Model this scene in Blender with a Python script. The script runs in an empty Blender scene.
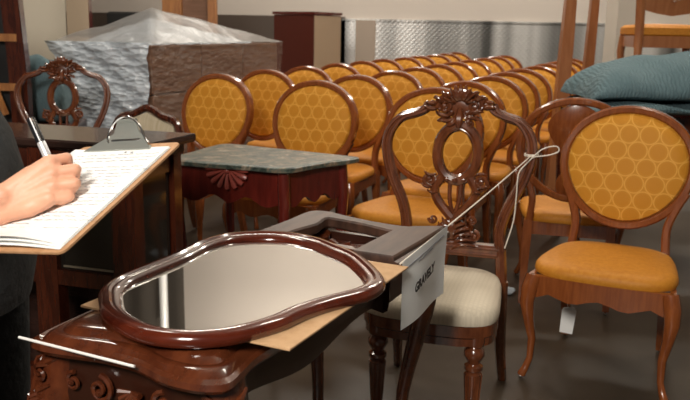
import bpy, bmesh, math, random
from mathutils import Vector, Matrix, Euler
random.seed(7)
PI = math.pi
S = bpy.context.scene
COL = S.collection

# ------------------------------------------------------------------ camera
cd = bpy.data.cameras.new('camera'); cam = bpy.data.objects.new('camera', cd); COL.objects.link(cam)
cd.sensor_width = 36.0; cd.lens = 36.0 * 800 / 690; cd.clip_start = 0.05; cd.clip_end = 100
pitch = math.atan(170 / 800)
Rm = Matrix.Rotation(PI / 2 - pitch, 4, 'X') @ Matrix.Rotation(math.radians(1.0), 4, 'Z')
cam.matrix_world = Matrix.Translation((0, 0, 1.3)) @ Rm
cd.dof.use_dof = True; cd.dof.focus_distance = 1.85; cd.dof.aperture_fstop = 8.0
S.camera = cam

# ------------------------------------------------------------------ world, exposure
W = bpy.data.worlds.new('world'); S.world = W; W.use_nodes = True
W.node_tree.nodes['Background'].inputs[0].default_value = (1.0, .93, .85, 1)
W.node_tree.nodes['Background'].inputs[1].default_value = .06
S.view_settings.view_transform = 'Standard'; S.view_settings.look = 'None'
S.view_settings.exposure = 0.16; S.view_settings.gamma = 1.0; S.view_settings.use_curve_mapping = False

def area(name, loc, target, size, energy, col=(1, .93, .84), sy=None):
    l = bpy.data.lights.new(name, 'AREA'); l.energy = energy; l.color = col
    l.shape = 'RECTANGLE'; l.size = size; l.size_y = sy or size
    o = bpy.data.objects.new(name, l); COL.objects.link(o); o.location = loc
    o.rotation_euler = (Vector(target) - Vector(loc)).to_track_quat('-Z', 'Y').to_euler(); return o
# studio softbox of the photographer, high beside the camera, and the hall's ceiling lamps
area('studio_softbox', (-.9, -1.3, 2.9), (.3, 3.2, .5), .8, 150)
for i, (x, y, e) in enumerate([(-2.2, 3.6, 35), (2.0, 3.6, 35), (-1.2, 7.2, 75), (2.4, 7.2, 75), (0.0, 11.2, 60), (4.6, 11.2, 60)]):
    area('ceiling_lamp_light', (x, y, 4.70), (x, y, 0), 1.25, e, (1, .92, .80), .45)
    area('added_lamp_uplight', (x, y, 4.90), (x, y + .001, 6.4), 1.25, 70, (1, .93, .84), .45)  # upward fill added at each lamp to brighten upper wall and ceiling

for x in (-.5, 3.5):
    area('added_wall_fill', (x, 11.3, 6.1), (x, 14, 4.6), 2.2, 95, (1, .93, .85), .3)  # added lights, brighten the upper back wall that the mirror reflects

# ------------------------------------------------------------------ materials
def mat(name, col=(.5, .5, .5), rough=.5, metal=0, coat=0, bump=None, spec=.5, noise=None, alpha=None):
    m = bpy.data.materials.new(name); m.use_nodes = True; nt = m.node_tree; b = nt.nodes['Principled BSDF']
    b.inputs['Base Color'].default_value = (*col, 1); b.inputs['Roughness'].default_value = rough
    b.inputs['Metallic'].default_value = metal; b.inputs['Coat Weight'].default_value = coat
    b.inputs['Coat Roughness'].default_value = .08; b.inputs['Specular IOR Level'].default_value = spec
    tc = nt.nodes.new('ShaderNodeTexCoord')
    if noise:                                   # (scale, second colour, stretch)
        sc, c2, st = noise
        mp = nt.nodes.new('ShaderNodeMapping'); mp.inputs['Scale'].default_value = st
        nt.links.new(tc.outputs['Object'], mp.inputs['Vector'])
        n = nt.nodes.new('ShaderNodeTexNoise'); n.inputs['Scale'].default_value = sc; n.inputs['Detail'].default_value = 6
        n.inputs['Roughness'].default_value = .6
        nt.links.new(mp.outputs[0], n.inputs['Vector'])
        r = nt.nodes.new('ShaderNodeValToRGB'); r.color_ramp.elements[0].position = .35; r.color_ramp.elements[1].position = .68
        r.color_ramp.elements[0].color = (*col, 1); r.color_ramp.elements[1].color = (*c2, 1)
        nt.links.new(n.outputs['Fac'], r.inputs[0]); nt.links.new(r.outputs[0], b.inputs['Base Color'])
    if bump:                                    # (scale, strength, distance)
        n2 = nt.nodes.new('ShaderNodeTexNoise'); n2.inputs['Scale'].default_value = bump[0]; n2.inputs['Detail'].default_value = 4
        nt.links.new(tc.outputs['Object'], n2.inputs['Vector'])
        bp = nt.nodes.new('ShaderNodeBump'); bp.inputs['Strength'].default_value = bump[1]; bp.inputs['Distance'].default_value = bump[2]
        nt.links.new(n2.outputs['Fac'], bp.inputs['Height']); nt.links.new(bp.outputs[0], b.inputs['Normal'])
    return m

def M_(nt, op, a, b=None, c=None):
    n = nt.nodes.new('ShaderNodeMath'); n.operation = op
    for i, v in enumerate((a, b, c)):
        if v is None: continue
        if isinstance(v, (int, float)): n.inputs[i].default_value = v
        else: nt.links.new(v, n.inputs[i])
    return n.outputs[0]

def lattice(nt, u, v, a, b):
    """distance to the nearest centre of a staggered lattice of pitch a by b"""
    out = []
    for o in (0.0, .5):
        fu = M_(nt, 'SUBTRACT', M_(nt, 'FRACT', M_(nt, 'ADD', M_(nt, 'DIVIDE', u, a), 100 + o)), .5)
        fv = M_(nt, 'SUBTRACT', M_(nt, 'FRACT', M_(nt, 'ADD', M_(nt, 'DIVIDE', v, b), 100 + o)), .5)
        du = M_(nt, 'MULTIPLY', fu, a); dv = M_(nt, 'MULTIPLY', fv, b)
        out.append(M_(nt, 'SQRT', M_(nt, 'ADD', M_(nt, 'MULTIPLY', du, du), M_(nt, 'MULTIPLY', dv, dv))))
    return M_(nt, 'MINIMUM', *out)

def circle_fabric(name, base, line, dark, a=.078, b=.130, r=.036, axes=('X', 'Z'), strength=1.0):
    m = mat(name, base, .6, spec=.2); nt = m.node_tree; bs = nt.nodes['Principled BSDF']
    bs.inputs['Sheen Weight'].default_value = .05
    tc = nt.nodes.new('ShaderNodeTexCoord'); sp = nt.nodes.new('ShaderNodeSeparateXYZ'); nt.links.new(tc.outputs['Object'], sp.inputs[0])
    d = lattice(nt, sp.outputs[axes[0]], sp.outputs[axes[1]], a, b)
    ring = M_(nt, 'MULTIPLY', M_(nt, 'MAXIMUM', M_(nt, 'SUBTRACT', 1.0, M_(nt, 'DIVIDE', M_(nt, 'ABSOLUTE', M_(nt, 'SUBTRACT', d, r)), .0042)), 0.0), strength)
    core = M_(nt, 'MULTIPLY', M_(nt, 'LESS_THAN', d, r * .72), (.12 if strength > .9 else .3))
    mx = nt.nodes.new('ShaderNodeMix'); mx.data_type = 'RGBA'; mx.inputs['A'].default_value = (*base, 1); mx.inputs['B'].default_value = (*dark, 1)
    nt.links.new(core, mx.inputs['Factor'])
    m2 = nt.nodes.new('ShaderNodeMix'); m2.data_type = 'RGBA'; nt.links.new(mx.outputs['Result'], m2.inputs['A']); m2.inputs['B'].default_value = (*line, 1)
    nt.links.new(ring, m2.inputs['Factor']); nt.links.new(m2.outputs['Result'], bs.inputs['Base Color'])
    n2 = nt.nodes.new('ShaderNodeTexNoise'); n2.inputs['Scale'].default_value = 350; nt.links.new(tc.outputs['Object'], n2.inputs['Vector'])
    bp = nt.nodes.new('ShaderNodeBump'); bp.inputs['Strength'].default_value = .35; bp.inputs['Distance'].default_value = .002
    nt.links.new(n2.outputs['Fac'], bp.inputs['Height']); nt.links.new(bp.outputs[0], bs.inputs['Normal'])
    return m

FAB = circle_fabric('orange_circle_fabric', (.58, .245, .022), (.76, .39, .07), (.46, .175, .012))
SEATF = mat('orange_seat_fabric', (.49, .18, .014), .55, spec=.3, noise=(60, (.58, .24, .026), (1, 1, 1)), bump=(300, .4, .002))
WOOD = mat('honey_brown_wood', (.19, .048, .012), .22, coat=.7, noise=(9, (.28, .080, .02), (8, 8, .8)))
DARKW = mat('dark_red_brown_wood', (.036, .007, .004), .2, coat=.8, noise=(7, (.10, .022, .009), (6, 6, 1)))
CARVW = mat('carved_walnut_wood', (.09, .024, .009), .2, coat=1, noise=(12, (.18, .052, .018), (3, 3, 1)))
MIRW = mat('polished_mahogany', (.060, .009, .004), .18, coat=1, noise=(5, (.11, .018, .007), (1.5, 6, 3)))
DESKW = mat('desk_brown_mahogany', (.058, .013, .005), .2, coat=1, noise=(6, (.11, .028, .010), (6, 1.2, 4)))
DESKT = mat('desk_top_brown', (.034, .016, .010), .45, coat=.05, noise=(6, (.085, .04, .025), (7, .9, 4)))
BLACKW = mat('espresso_wood', (.028, .014, .011), .22, coat=.5, noise=(5, (.05, .024, .018), (1, 7, 4)))
REDW = mat('cherry_red_wood', (.085, .009, .006), .25, coat=.8, noise=(6, (.14, .016, .010), (6, 6, 1)))
CREAM = circle_fabric('cream_dotted_fabric', (.66, .58, .45), (.50, .43, .32), (.60, .52, .40), a=.028, b=.03, r=.008, axes=('X', 'Y'), strength=.5)
STRIPE = mat('cream_striped_fabric', (.55, .47, .34), .7, noise=(30, (.42, .34, .22), (2.5, .1, .1)))
CARD = mat('cardboard', (.50, .30, .15), .85, noise=(30, (.58, .37, .20), (1, 1, 1)))
KRAFT = mat('brown_carton', (.17, .085, .05), .8, noise=(3, (.25, .135, .085), (1, 1, 14)))
PAPER = mat('white_paper', (.86, .86, .84), .75)
TAGP = mat('tag_paper', (.88, .90, .89), .7, bump=(25, .2, .004))
INK = mat('grey_ink', (.10, .11, .15), .8)
BLACKINK = mat('black_ink', (.02, .02, .02), .6)
STEEL = mat('clip_steel', (.34, .36, .33), .35, metal=.6, bump=(120, .15, .001))
CHROME = mat('chrome', (.8, .8, .8), .15, metal=1)
SKIN = mat('skin', (.66, .33, .21), .5, noise=(30, (.72, .38, .25), (1, 1, 1)), bump=(220, .25, .002)); SKIN.node_tree.nodes['Principled BSDF'].inputs['Subsurface Weight'].default_value = .08
SKIN.node_tree.nodes['Principled BSDF'].inputs['Subsurface Radius'].default_value = (.012, .005, .003)
CLOTH = mat('charcoal_cloth', (.022, .026, .028), .9, bump=(40, .5, .01))
HAIR = mat('dark_hair', (.03, .018, .01), .5)
PENB = mat('black_plastic', (.012, .012, .014), .25)
PENC = mat('silver_plastic', (.75, .75, .76), .25, metal=.4)
STRING = mat('white_string', (.78, .70, .60), .8)
TEAL = mat('teal_quilt', (.085, .145, .165), .95, noise=(5, (.115, .18, .20), (1, 1, 1)))
GLASS = mat('cabinet_glass', (.025, .022, .018), .06, spec=.8)
BEVEL = mat('bevelled_glass_edge', (.34, .29, .21), .15, spec=.8)
CONC = mat('polished_concrete', (.036, .024, .014), .40, spec=.3, noise=(1.6, (.062, .046, .031), (1, 1, 1)), bump=(6, .06, .01))
WALLM = mat('warm_white_paint', (.56, .50, .44), .85)
CEIL = mat('ceiling_paint', (.34, .31, .27), .9)
DARKWALL = mat('dark_wall_board', (.075, .052, .038), .5)
BEIGE = mat('beige_board', (.36, .29, .23), .8)
DKMETAL = mat('dark_steel', (.03, .03, .03), .4, metal=.5)
CREAMP = mat('cream_laminate', (.56, .50, .40), .6)
ORANGEW = mat('light_orange_wood', (.26, .095, .028), .45, noise=(6, (.46, .2, .06), (6, 6, .8)))
FRUIT = mat('tan_board', (.42, .32, .22), .6)
POSTW = mat('post_wood', (.30, .105, .035), .35, coat=.3, noise=(6, (.38, .15, .055), (6, 6, .8)))

def mk_mirror():
    m = mat('mirror_glass', (.80, .80, .78), .015, metal=1); return m
MIRROR = mk_mirror()

def mk_marble():
    m = mat('green_marble', (.1, .12, .1), .38); nt = m.node_tree; b = nt.nodes['Principled BSDF']
    tc = nt.nodes.new('ShaderNodeTexCoord'); n = nt.nodes.new('ShaderNodeTexNoise'); n.inputs['Scale'].default_value = 16; n.inputs['Detail'].default_value = 12; n.inputs['Roughness'].default_value = .75
    n.inputs['Distortion'].default_value = .8; nt.links.new(tc.outputs['Object'], n.inputs['Vector'])
    r = nt.nodes.new('ShaderNodeValToRGB'); e = r.color_ramp.elements
    e[0].position = .40; e[0].color = (.02, .03, .025, 1); e[1].position = .66; e[1].color = (.42, .42, .36, 1)
    x = e.new(.5); x.color = (.085, .11, .09, 1); x = e.new(.57); x.color = (.20, .14, .09, 1)
    nt.links.new(n.outputs['Fac'], r.inputs[0]); nt.links.new(r.outputs[0], b.inputs['Base Color']); return m
MARBLE = mk_marble()

def mk_plate():
    m = mat('diamond_plate_aluminium', (.62, .62, .61), .3, metal=.5); nt = m.node_tree; b = nt.nodes['Principled BSDF']
    tc = nt.nodes.new('ShaderNodeTexCoord'); sp = nt.nodes.new('ShaderNodeSeparateXYZ'); nt.links.new(tc.outputs['Object'], sp.inputs[0])
    d = lattice(nt, sp.outputs['X'], sp.outputs['Z'], .085, .085)
    h = M_(nt, 'MAXIMUM', M_(nt, 'SUBTRACT', 1.0, M_(nt, 'DIVIDE', d, .026)), 0.0)
    bp = nt.nodes.new('ShaderNodeBump'); bp.inputs['Strength'].default_value = .35; bp.inputs['Distance'].default_value = .01
    nt.links.new(h, bp.inputs['Height']); nt.links.new(bp.outputs[0], b.inputs['Normal'])
    n = nt.nodes.new('ShaderNodeTexNoise'); n.inputs['Scale'].default_value = 1.5; n.noise_dimensions = '1D'; nt.links.new(sp.outputs['X'], n.inputs['W'])
    r = nt.nodes.new('ShaderNodeValToRGB'); e = r.color_ramp.elements; e[0].position = .35; e[0].color = (.11, .11, .105, 1); e[1].position = .62; e[1].color = (.8, .8, .78, 1)
    nt.links.new(n.outputs['Fac'], r.inputs[0]); nt.links.new(r.outputs[0], b.inputs['Base Color']); return m
PLATE = mk_plate()

def mk_film(name, col, tr, rough, sc, dist, voro=False):
    m = mat(name, col, rough, spec=.8); nt = m.node_tree; b = nt.nodes['Principled BSDF']; out = nt.nodes['Material Output']
    t = nt.nodes.new('ShaderNodeBsdfTransparent'); mx = nt.nodes.new('ShaderNodeMixShader'); mx.inputs[0].default_value = 1 - tr
    nt.links.new(t.outputs[0], mx.inputs[1]); nt.links.new(b.outputs[0], mx.inputs[2]); nt.links.new(mx.outputs[0], out.inputs['Surface'])
    tc = nt.nodes.new('ShaderNodeTexCoord'); mp = nt.nodes.new('ShaderNodeMapping'); mp.inputs['Scale'].default_value = (1, 1, 2.2); mp.inputs['Rotation'].default_value = (.5, 0, .3)
    nt.links.new(tc.outputs['Object'], mp.inputs[0])
    n = nt.nodes.new('ShaderNodeTexVoronoi' if voro else 'ShaderNodeTexNoise'); n.inputs['Scale'].default_value = sc
    nt.links.new(mp.outputs[0], n.inputs['Vector'])
    bp = nt.nodes.new('ShaderNodeBump'); bp.inputs['Strength'].default_value = 1; bp.inputs['Distance'].default_value = dist
    nt.links.new(n.outputs[0], bp.inputs['Height']); nt.links.new(bp.outputs[0], b.inputs['Normal']); return m
FILM = mk_film('clear_plastic_film', (.30, .29, .28), .5, .3, 4, .02)
BUBBLE = mk_film('bubble_wrap_plastic', (.74, .82, .90), .15, .22, 16, .02, True)
SFILM = mk_film('side_plastic_film', (.36, .29, .25), .72, .2, 12, .07)

def emis(name, col, s):
    m = bpy.data.materials.new(name); m.use_nodes = True; b = m.node_tree.nodes['Principled BSDF']
    b.inputs['Emission Color'].default_value = (*col, 1); b.inputs['Emission Strength'].default_value = s; return m
LAMP = emis('lamp_diffuser', (1, .93, .82), 12)

# ------------------------------------------------------------------ mesh helpers
class MB:
    def __init__(s): s.v = []; s.f = []
    def add(s, vs, fs):
        n = len(s.v); s.v += [tuple(v) for v in vs]; s.f += [tuple(i + n for i in f) for f in fs]; return s
    def box(s, c, d, rz=0, top=1.0, bev=0.0):
        cx, cy, cz = c; x, y, z = d[0] / 2, d[1] / 2, d[2] / 2; ca, sa = math.cos(rz), math.sin(rz); b = min(bev, x * .9, y * .9, z * .9)
        def rg(zz, k, i):
            px = [(-1, -1), (1, -1), (1, 1), (-1, 1)]; o = []
            for sx, sy in px: X, Y = sx * (x - i) * k, sy * (y - i) * k; o.append((cx + X * ca - Y * sa, cy + X * sa + Y * ca, cz + zz))
            return o
        if b > 0: return s.rings([rg(-z, 1, b), rg(-z + b, 1, 0), rg(z - b, top, 0), rg(z, top, b)])
        return s.rings([rg(-z, 1, 0), rg(z, top, 0)])
    def rings(s, R, cap0=True, cap1=True, close=False):
        n = len(R[0]); vs = [v for r in R for v in r]; fs = []
        m = len(R)
        for i in range(m - 1 + (1 if close else 0)):
            a, b = i * n, ((i + 1) % m) * n
            for j in range(n):
                k = (j + 1) % n; fs.append((a + j, a + k, b + k, b + j))
        if not close:
            if cap0: fs.append(tuple(range(n - 1, -1, -1)))
            if cap1: fs.append(tuple((m - 1) * n + j for j in range(n)))
        return s.add(vs, fs)
    def tube(s, P, r, n=8, closed=False, prof=None, up=None, sy=1.0):
        """sweep a circle (or a profile of (u,v) points) along P; r is a number or a list"""
        P = [Vector(p) for p in P]; m = len(P); R = []
        if not isinstance(r, (list, tuple)): r = [r] * m
        prof = prof or [(math.cos(2 * PI * j / n), math.sin(2 * PI * j / n) * sy) for j in range(n)]
        pu = None
        for i in range(m):
            if closed: t = P[(i + 1) % m] - P[i - 1]
            else: t = P[min(i + 1, m - 1)] - P[max(i - 1, 0)]
            if t.length < 1e-9: t = Vector((0, 0, 1))
            t.normalize()
            if up is not None: u = t.cross(Vector(up))
            elif pu is None: u = t.cross(Vector((0, 0, 1)) if abs(t.z) < .9 else Vector((0, 1, 0)))
            else: u = pu - t * pu.dot(t)
            if u.length < 1e-6: u = pu or Vector((1, 0, 0))
            u.normalize(); pu = u; w = u.cross(t)
            R.append([tuple(P[i] + u * a * r[i] + w * b * r[i]) for a, b in prof])
        return s.rings(R, close=closed)
    def lathe(s, prof, loc=(0, 0, 0), n=16, ax=None):
        R = []
        for r, z in prof:
            R.append([(loc[0] + r * math.cos(2 * PI * j / n), loc[1] + r * math.sin(2 * PI * j / n), loc[2] + z) for j in range(n)])
        return s.rings(R)
    def ball(s, c, r, n=8, m=6, rot=None):
        if not isinstance(r, (list, tuple)): r = (r, r, r)
        R = []
        for i in range(m + 1):
            a = -PI / 2 + PI * (i + .02) / (m + .04)
            ring = []
            for j in range(n):
                v = Vector((r[0] * math.cos(a) * math.cos(2 * PI * j / n), r[1] * math.cos(a) * math.sin(2 * PI * j / n), r[2] * math.sin(a)))
                if rot: v = rot @ v
                ring.append(tuple(v + Vector(c)))
            R.append(ring)
        return s.rings(R)
    def prism(s, O, z0, z1, bev=0.0):
        c = (sum(p[0] for p in O) / len(O), sum(p[1] for p in O) / len(O))
        def off(k): return inset(O, k)
        if bev: R = [[(x, y, z0) for x, y in off(bev)], [(x, y, z0 + bev) for x, y in O], [(x, y, z1 - bev) for x, y in O], [(x, y, z1) for x, y in off(bev)]]
        else: R = [[(x, y, z0) for x, y in O], [(x, y, z1) for x, y in O]]
        return s.rings(R)
    def build(s, name, m, parent=None, ang=40, mw=None):
        me = bpy.data.meshes.new(name); vs = s.v
        if mw is not None: vs = [tuple(mw(*v)) for v in vs]
        me.from_pydata(vs, [], s.f); me.update()
        bm = bmesh.new(); bm.from_mesh(me); bmesh.ops.recalc_face_normals(bm, faces=bm.faces); bm.to_mesh(me); bm.free()
        me.polygons.foreach_set('use_smooth', [True] * len(me.polygons))
        try: me.set_sharp_from_angle(angle=math.radians(ang))
        except Exception: pass
        me.materials.append(m)
        o = bpy.data.objects.new(name, me); COL.objects.link(o)
        if parent: o.parent = parent
        return o

def inset(O, d):
    n = len(O); out = []; A = sum(O[i][0] * O[(i + 1) % n][1] - O[(i + 1) % n][0] * O[i][1] for i in range(n)); sg = 1 if A > 0 else -1
    for i in range(n):
        a, b, c = O[i - 1], O[i], O[(i + 1) % n]; tx, ty = c[0] - a[0], c[1] - a[1]; L = math.hypot(tx, ty) or 1
        out.append((b[0] - ty / L * d * sg, b[1] + tx / L * d * sg))
    return out

def spline(P, n=6, closed=False):
    P = [Vector(p) for p in P]; m = len(P); out = []
    rng = range(m) if closed else range(m - 1)
    for i in rng:
        if closed: a, b, c, d = P[(i - 1) % m], P[i], P[(i + 1) % m], P[(i + 2) % m]
        else: a, b, c, d = P[max(i - 1, 0)], P[i], P[i + 1], P[min(i + 2, m - 1)]
        for k in range(n):
            t = k / n; out.append(.5 * ((2 * b) + (c - a) * t + (2 * a - 5 * b + 4 * c - d) * t * t + (3 * b - a - 3 * c + d) * t ** 3))
    if not closed: out.append(P[-1])
    return out

def tag(o, label=None, cat=None, group=None, kind=None):
    if label: o['label'] = label
    if cat: o['category'] = cat
    if group: o['group'] = group
    if kind: o['kind'] = kind
    return o
def empty(name, loc, rz=0.0, **k):
    o = bpy.data.objects.new(name, None); COL.objects.link(o); o.location = loc; o.rotation_euler = (0, 0, math.radians(rz)); o.empty_display_size = .1
    return tag(o, **k)
KIDS = {}
def copy_tree(o, parent=None):
    c = o.copy(); COL.objects.link(c)
    if parent: c.parent = parent
    for ch in [x for x in COL.objects if x.parent == o]: copy_tree(ch, c)
    return c
def struct(mb, name, m): return tag(mb.build(name, m), kind='structure')

# ------------------------------------------------------------------ the hall
WY = 14.0
struct(MB().box((0, 5, -.05), (20, 20, .1)), 'floor', CONC)
struct(MB().box((0, WY + .1, 3.2), (20, .2, 6.4)), 'wall_back', WALLM)
struct(MB().box((-7.1, 5.5, 3.2), (.2, 17, 6.4)), 'wall_left', WALLM)
struct(MB().box((9.1, 5.5, 3.2), (.2, 17, 6.4)), 'wall_right', WALLM)
struct(MB().box((0, 5, 6.45), (20, 20, .1)), 'ceiling', CEIL)
struct(MB().box((2.9, WY - .02, .735), (7.0, .03, 1.47)).box((2.9, WY - .03, 1.475), (7.0, .05, .03)), 'trim_1', PLATE)      # diamond plate dado
struct(MB().box((-3.35, WY - .02, .76), (6.6, .03, 1.52)), 'trim_2', DARKWALL)
struct(MB().box((.30, WY - .05, .735), (.34, .08, 1.47)), 'trim_3', BEIGE)
struct(MB().box((3.72, 11.2, 3.2), (.26, .5, 6.4)), 'trim_4', mat('white_column_paint', (.66, .60, .52), .8))

# ceiling lamps: long twin-tube fittings hanging under the ceiling
lampA = empty('ceiling_lamp', (-2.2, 3.6, 4.75), label='long twin-tube ceiling lamp hanging over the left front of the hall', cat='lamp', group='twin-tube lamps under the ceiling')
MB().box((0, 0, .05), (1.3, .4, .06)).tube([(-.5, 0, .08), (-.5, 0, 1.65)], .008).tube([(.5, 0, .08), (.5, 0, 1.65)], .008).build('lamp_housing', mat('lamp_housing_white', (.7, .7, .7), .5), lampA)
for s in (-1, 1): MB().tube([(-.6, s * .1, 0), (.6, s * .1, 0)], .025, 10).build('lamp_tube', LAMP, lampA)
for (x, y, w) in [(2.0, 3.6, 'over the right front of the hall'), (-1.2, 7.2, 'over the middle left of the hall'), (2.4, 7.2, 'over the middle right of the hall'), (0.0, 11.2, 'over the rear left of the hall'), (4.6, 11.2, 'over the rear right of the hall')]:
    c = copy_tree(lampA); c.location = (x, y, 4.75); c['label'] = 'long twin-tube ceiling lamp hanging ' + w

# ------------------------------------------------------------------ orange oval-back chair
RK = .17
def make_oval_chair():
    root = empty('oval_back_chair', (0, 0, 0))
    def bk(x, z, off=0.0): return (x, .215 + (z - .45) * RK + off, z)
    # seat pad
    def so(k, z):
        out = []
        for j in range(40):
            t = 2 * PI * j / 40; c, s = math.cos(t), math.sin(t)
            X = math.copysign(abs(c) ** .5, c); Y = math.copysign(abs(s) ** .5, s)
            w = .278 - .065 * (Y + 1) / 2
            yy = -.0 + .235 * Y - (.018 * (1 - X * X) if Y < 0 else 0)
            out.append((X * w * k, yy * k, z))
        return out
    MB().rings([so(.95, .412), so(.985, .414), so(1.0, .425), so(.99, .44), so(.95, .454), so(.85, .463), so(.6, .470), so(.3, .473), so(.1, .474)]).build('seat', SEATF, root)
    # seat rail with a serpentine lower edge in front
    mb = MB(); N = 14; xs = [-.252 + .504 * i / N for i in range(N + 1)]
    R = []
    for i, x in enumerate(xs):
        lo = .337 + .012 * math.cos(abs(x) / .252 * 2.6 * PI) - (.014 if abs(x) > .2 else 0)
        yf = -.235 - .014 * (1 - (x / .252) ** 2)
        R.append([(x, yf, lo), (x, yf + .022, lo), (x, yf + .022, .414), (x, yf, .414)])
    mb.rings(R)
    for s in (-1, 1): mb.rings([[(s * .252 - .011, -.235, .34), (s * .252 + .011, -.235, .34), (s * .252 + .011, -.235, .414), (s * .252 - .011, -.235, .414)], [(s * .195 - .011, .2, .35), (s * .195 + .011, .2, .35), (s * .195 + .011, .2, .414), (s * .195 - .011, .2, .414)]])
    mb.box((0, .205, .382), (.40, .024, .064))
    mb.build('seat_rail', WOOD, root)
    # cabriole front legs, sabre back legs
    for sx in (-1, 1):
        prof = [(.41, 0, .030), (.36, .012, .031), (.31, .016, .028), (.24, .008, .021), (.16, -.006, .016), (.08, -.004, .013), (.04, .008, .014), (.018, .018, .017), (.012, .02, .014)]
        P = [(sx * (.240 + o), -.225 - o * 1.1, z) for z, o, r in prof]
        leg = MB().tube(P, [r for *_, r in prof], 10, up=(0, 1, 0)).build('leg', WOOD, root)
        MB().ball((P[-1][0], P[-1][1], .008), (.008, .008, .008)).build('glide', CHROME, leg)
    for sx in (-1, 1):
        P = spline([(sx * .19, .215, .42), (sx * .192, .222, .30), (sx * .195, .245, .15), (sx * .195, .285, .016)], 3)
        leg = MB().tube(P, [.021, .021, .021, .02, .019, .018, .017, .016, .016, .015], 4, prof=[(-1, -1), (1, -1), (1, 1), (-1, 1)], up=(0, 1, 0)).build('leg', WOOD, root)
        MB().ball((sx * .195, .285, .008), .008).build('glide', CHROME, leg)
    # back frame: oval ring with two posts down to the seat
    mb = MB(); pr = [(-.016, -.018), (-.009, -.026), (.009, -.026), (.016, -.018), (.016, .018), (.009, .024), (-.009, .024), (-.016, .018)]
    def ov(t, k=1.0): return (.250 * k * math.cos(t) * (1 + .075 * math.sin(t)), .772 + .232 * k * math.sin(t))
    P = [bk(*ov(2 * PI * j / 44)) for j in range(44)]
    mb.tube(P, 1.0, closed=True, prof=pr, up=(0, 1, 0))
    for s in (-1, 1):
        Q = spline([bk(s * .19, .38), bk(s * .182, .46), bk(s * .178, .54), bk(s * .198, .61), bk(s * .236, .69)], 4)
        mb.tube(Q, [1.05 - .1 * i / len(Q) for i in range(len(Q))], prof=pr, up=(0, 1, 0))
    mb.build('backrest_frame', WOOD, root)
    # back pad, domed both sides
    mb = MB()
    def rg(k, off): return [bk(*ov(2 * PI * j / 36, k), off) for j in range(36)]
    mb.rings([rg(.1, .017), rg(.5, .016), rg(.85, .012), rg(.94, .004), rg(.94, -.014), rg(.90, -.028), rg(.75, -.038), rg(.5, -.044), rg(.1, -.047)])
    mb.build('backrest_pad', FAB, root)
    return root
ov = make_oval_chair()
ordn = ['first', 'second', 'third', 'fourth', 'fifth', 'sixth', 'seventh', 'eighth', 'ninth', 'tenth', 'eleventh']
first = [True]
def put_oval(x, y, rz, label, group='orange oval-back chairs lined up in rows', z=0):
    o = ov if first[0] else copy_tree(ov)
    if first[0]: first[0] = False
    o.location = (x, y, z); o.rotation_euler = (0, 0, math.radians(rz)); tag(o, label, 'chair', group); return o
def back_to_root(x, y, rz, d=.31):        # the point given is where the top of the back stands
    a = math.radians(rz); return x + d * math.sin(a), y - d * math.cos(a)
rows = [('left', (-.78, 5.05), (.235, .65), 11, 'just behind the marble-topped table'),
        ('middle', (-.155, 4.57), (.242, .65), 10, 'behind the right end of the marble table'),
        ('right', (.456, 4.15), (.242, .60), 10, 'seen through the carved chair back')]
for nm, (x0, y0), (dx, dy), n, note in rows:
    for k in range(n):
        rz = -27 + random.uniform(-2.5, 2.5); x, y = back_to_root(x0 + dx * k + random.uniform(-.02, .02), y0 + dy * k, rz)
        if k == 0: lab = f'orange oval-back chair leading the {nm} row, {note}'
        elif k == n - 1: lab = f'orange oval-back chair farthest back in the {nm} row, towards the metal-clad wall'
        else: lab = f'orange oval-back chair, {ordn[k]} from the front in the {nm} row'
        put_oval(x, y, rz, lab)
put_oval(1.03, 2.985, -26, 'orange oval-back chair with full seat and legs in view, nearest at the right', 'orange oval-back chairs at the right')
bb = copy_tree(ov); bb.name = 'balloon_back_chair'; bb.location = (1.13, 3.92, 0); bb.rotation_euler = (0, 0, math.radians(164))
del bb['group']; tag(bb, 'open balloon-back chair with orange seat turned away, behind the nearest right chair', 'chair')
for ch in [x for x in COL.objects if x.parent == bb and x.name.startswith('backrest_pad')]: bpy.data.objects.remove(ch)
def bkz(x, z, off=0.0): return (x, .215 + (z - .45) * RK + off, z)
so_ = [(-.055, .555), (-.075, .62), (-.045, .68), (-.05, .74), (-.115, .84), (-.125, .90), (-.09, .95), (-.03, .985), (.03, .985), (.09, .95), (.125, .90), (.115, .84), (.05, .74), (.045, .68), (.075, .62), (.055, .555)]
so_ = [(p.x, p.y) for p in spline([(x, z, 0) for x, z in so_], 3, True)]
MB().rings([[bkz(x, z, -.010) for x, z in inset(so_, .006)], [bkz(x, z, -.006) for x, z in so_], [bkz(x, z, .006) for x, z in so_], [bkz(x, z, .010) for x, z in inset(so_, .006)]]).build('back_splat', WOOD, bb)

# ------------------------------------------------------------------ carved chair with openwork back
RB = .14
def obk(x, z, off=0.0): return (x, .225 + (z - .45) * RB + off, z)
def scroll(mb, cx, cz, r, turns, a0, sgn, rad, off=-.012):
    P = []; n = int(14 * turns) + 2; rr = []
    for i in range(n):
        t = i / (n - 1); a = a0 + sgn * turns * 2 * PI * t; q = r * (1 - .82 * t)
        P.append(obk(cx + q * math.cos(a), cz + q * math.sin(a), off - .010 * t)); rr.append(rad * (1 - .35 * t))
    mb.tube(P, rr, 6); mb.ball(P[-1], rad * 1.25, 6, 4)
def leafy(mb, x0, z0, x1, z1, w, off=-.014, curl=.3):
    dx, dz = x1 - x0, z1 - z0; P = []; rr = []
    for i in range(7):
        t = i / 6; b = math.sin(t * PI) * curl
        P.append(obk(x0 + dx * t - dz * b * .5, z0 + dz * t + dx * b * .5, off - .012 * math.sin(t * PI * .8))); rr.append(w * (.35 + .9 * math.sin(PI * min(1, t * .8 + .12))) * (1 if i < 6 else .3))
    mb.tube(P, rr, 6, sy=.6)
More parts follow.
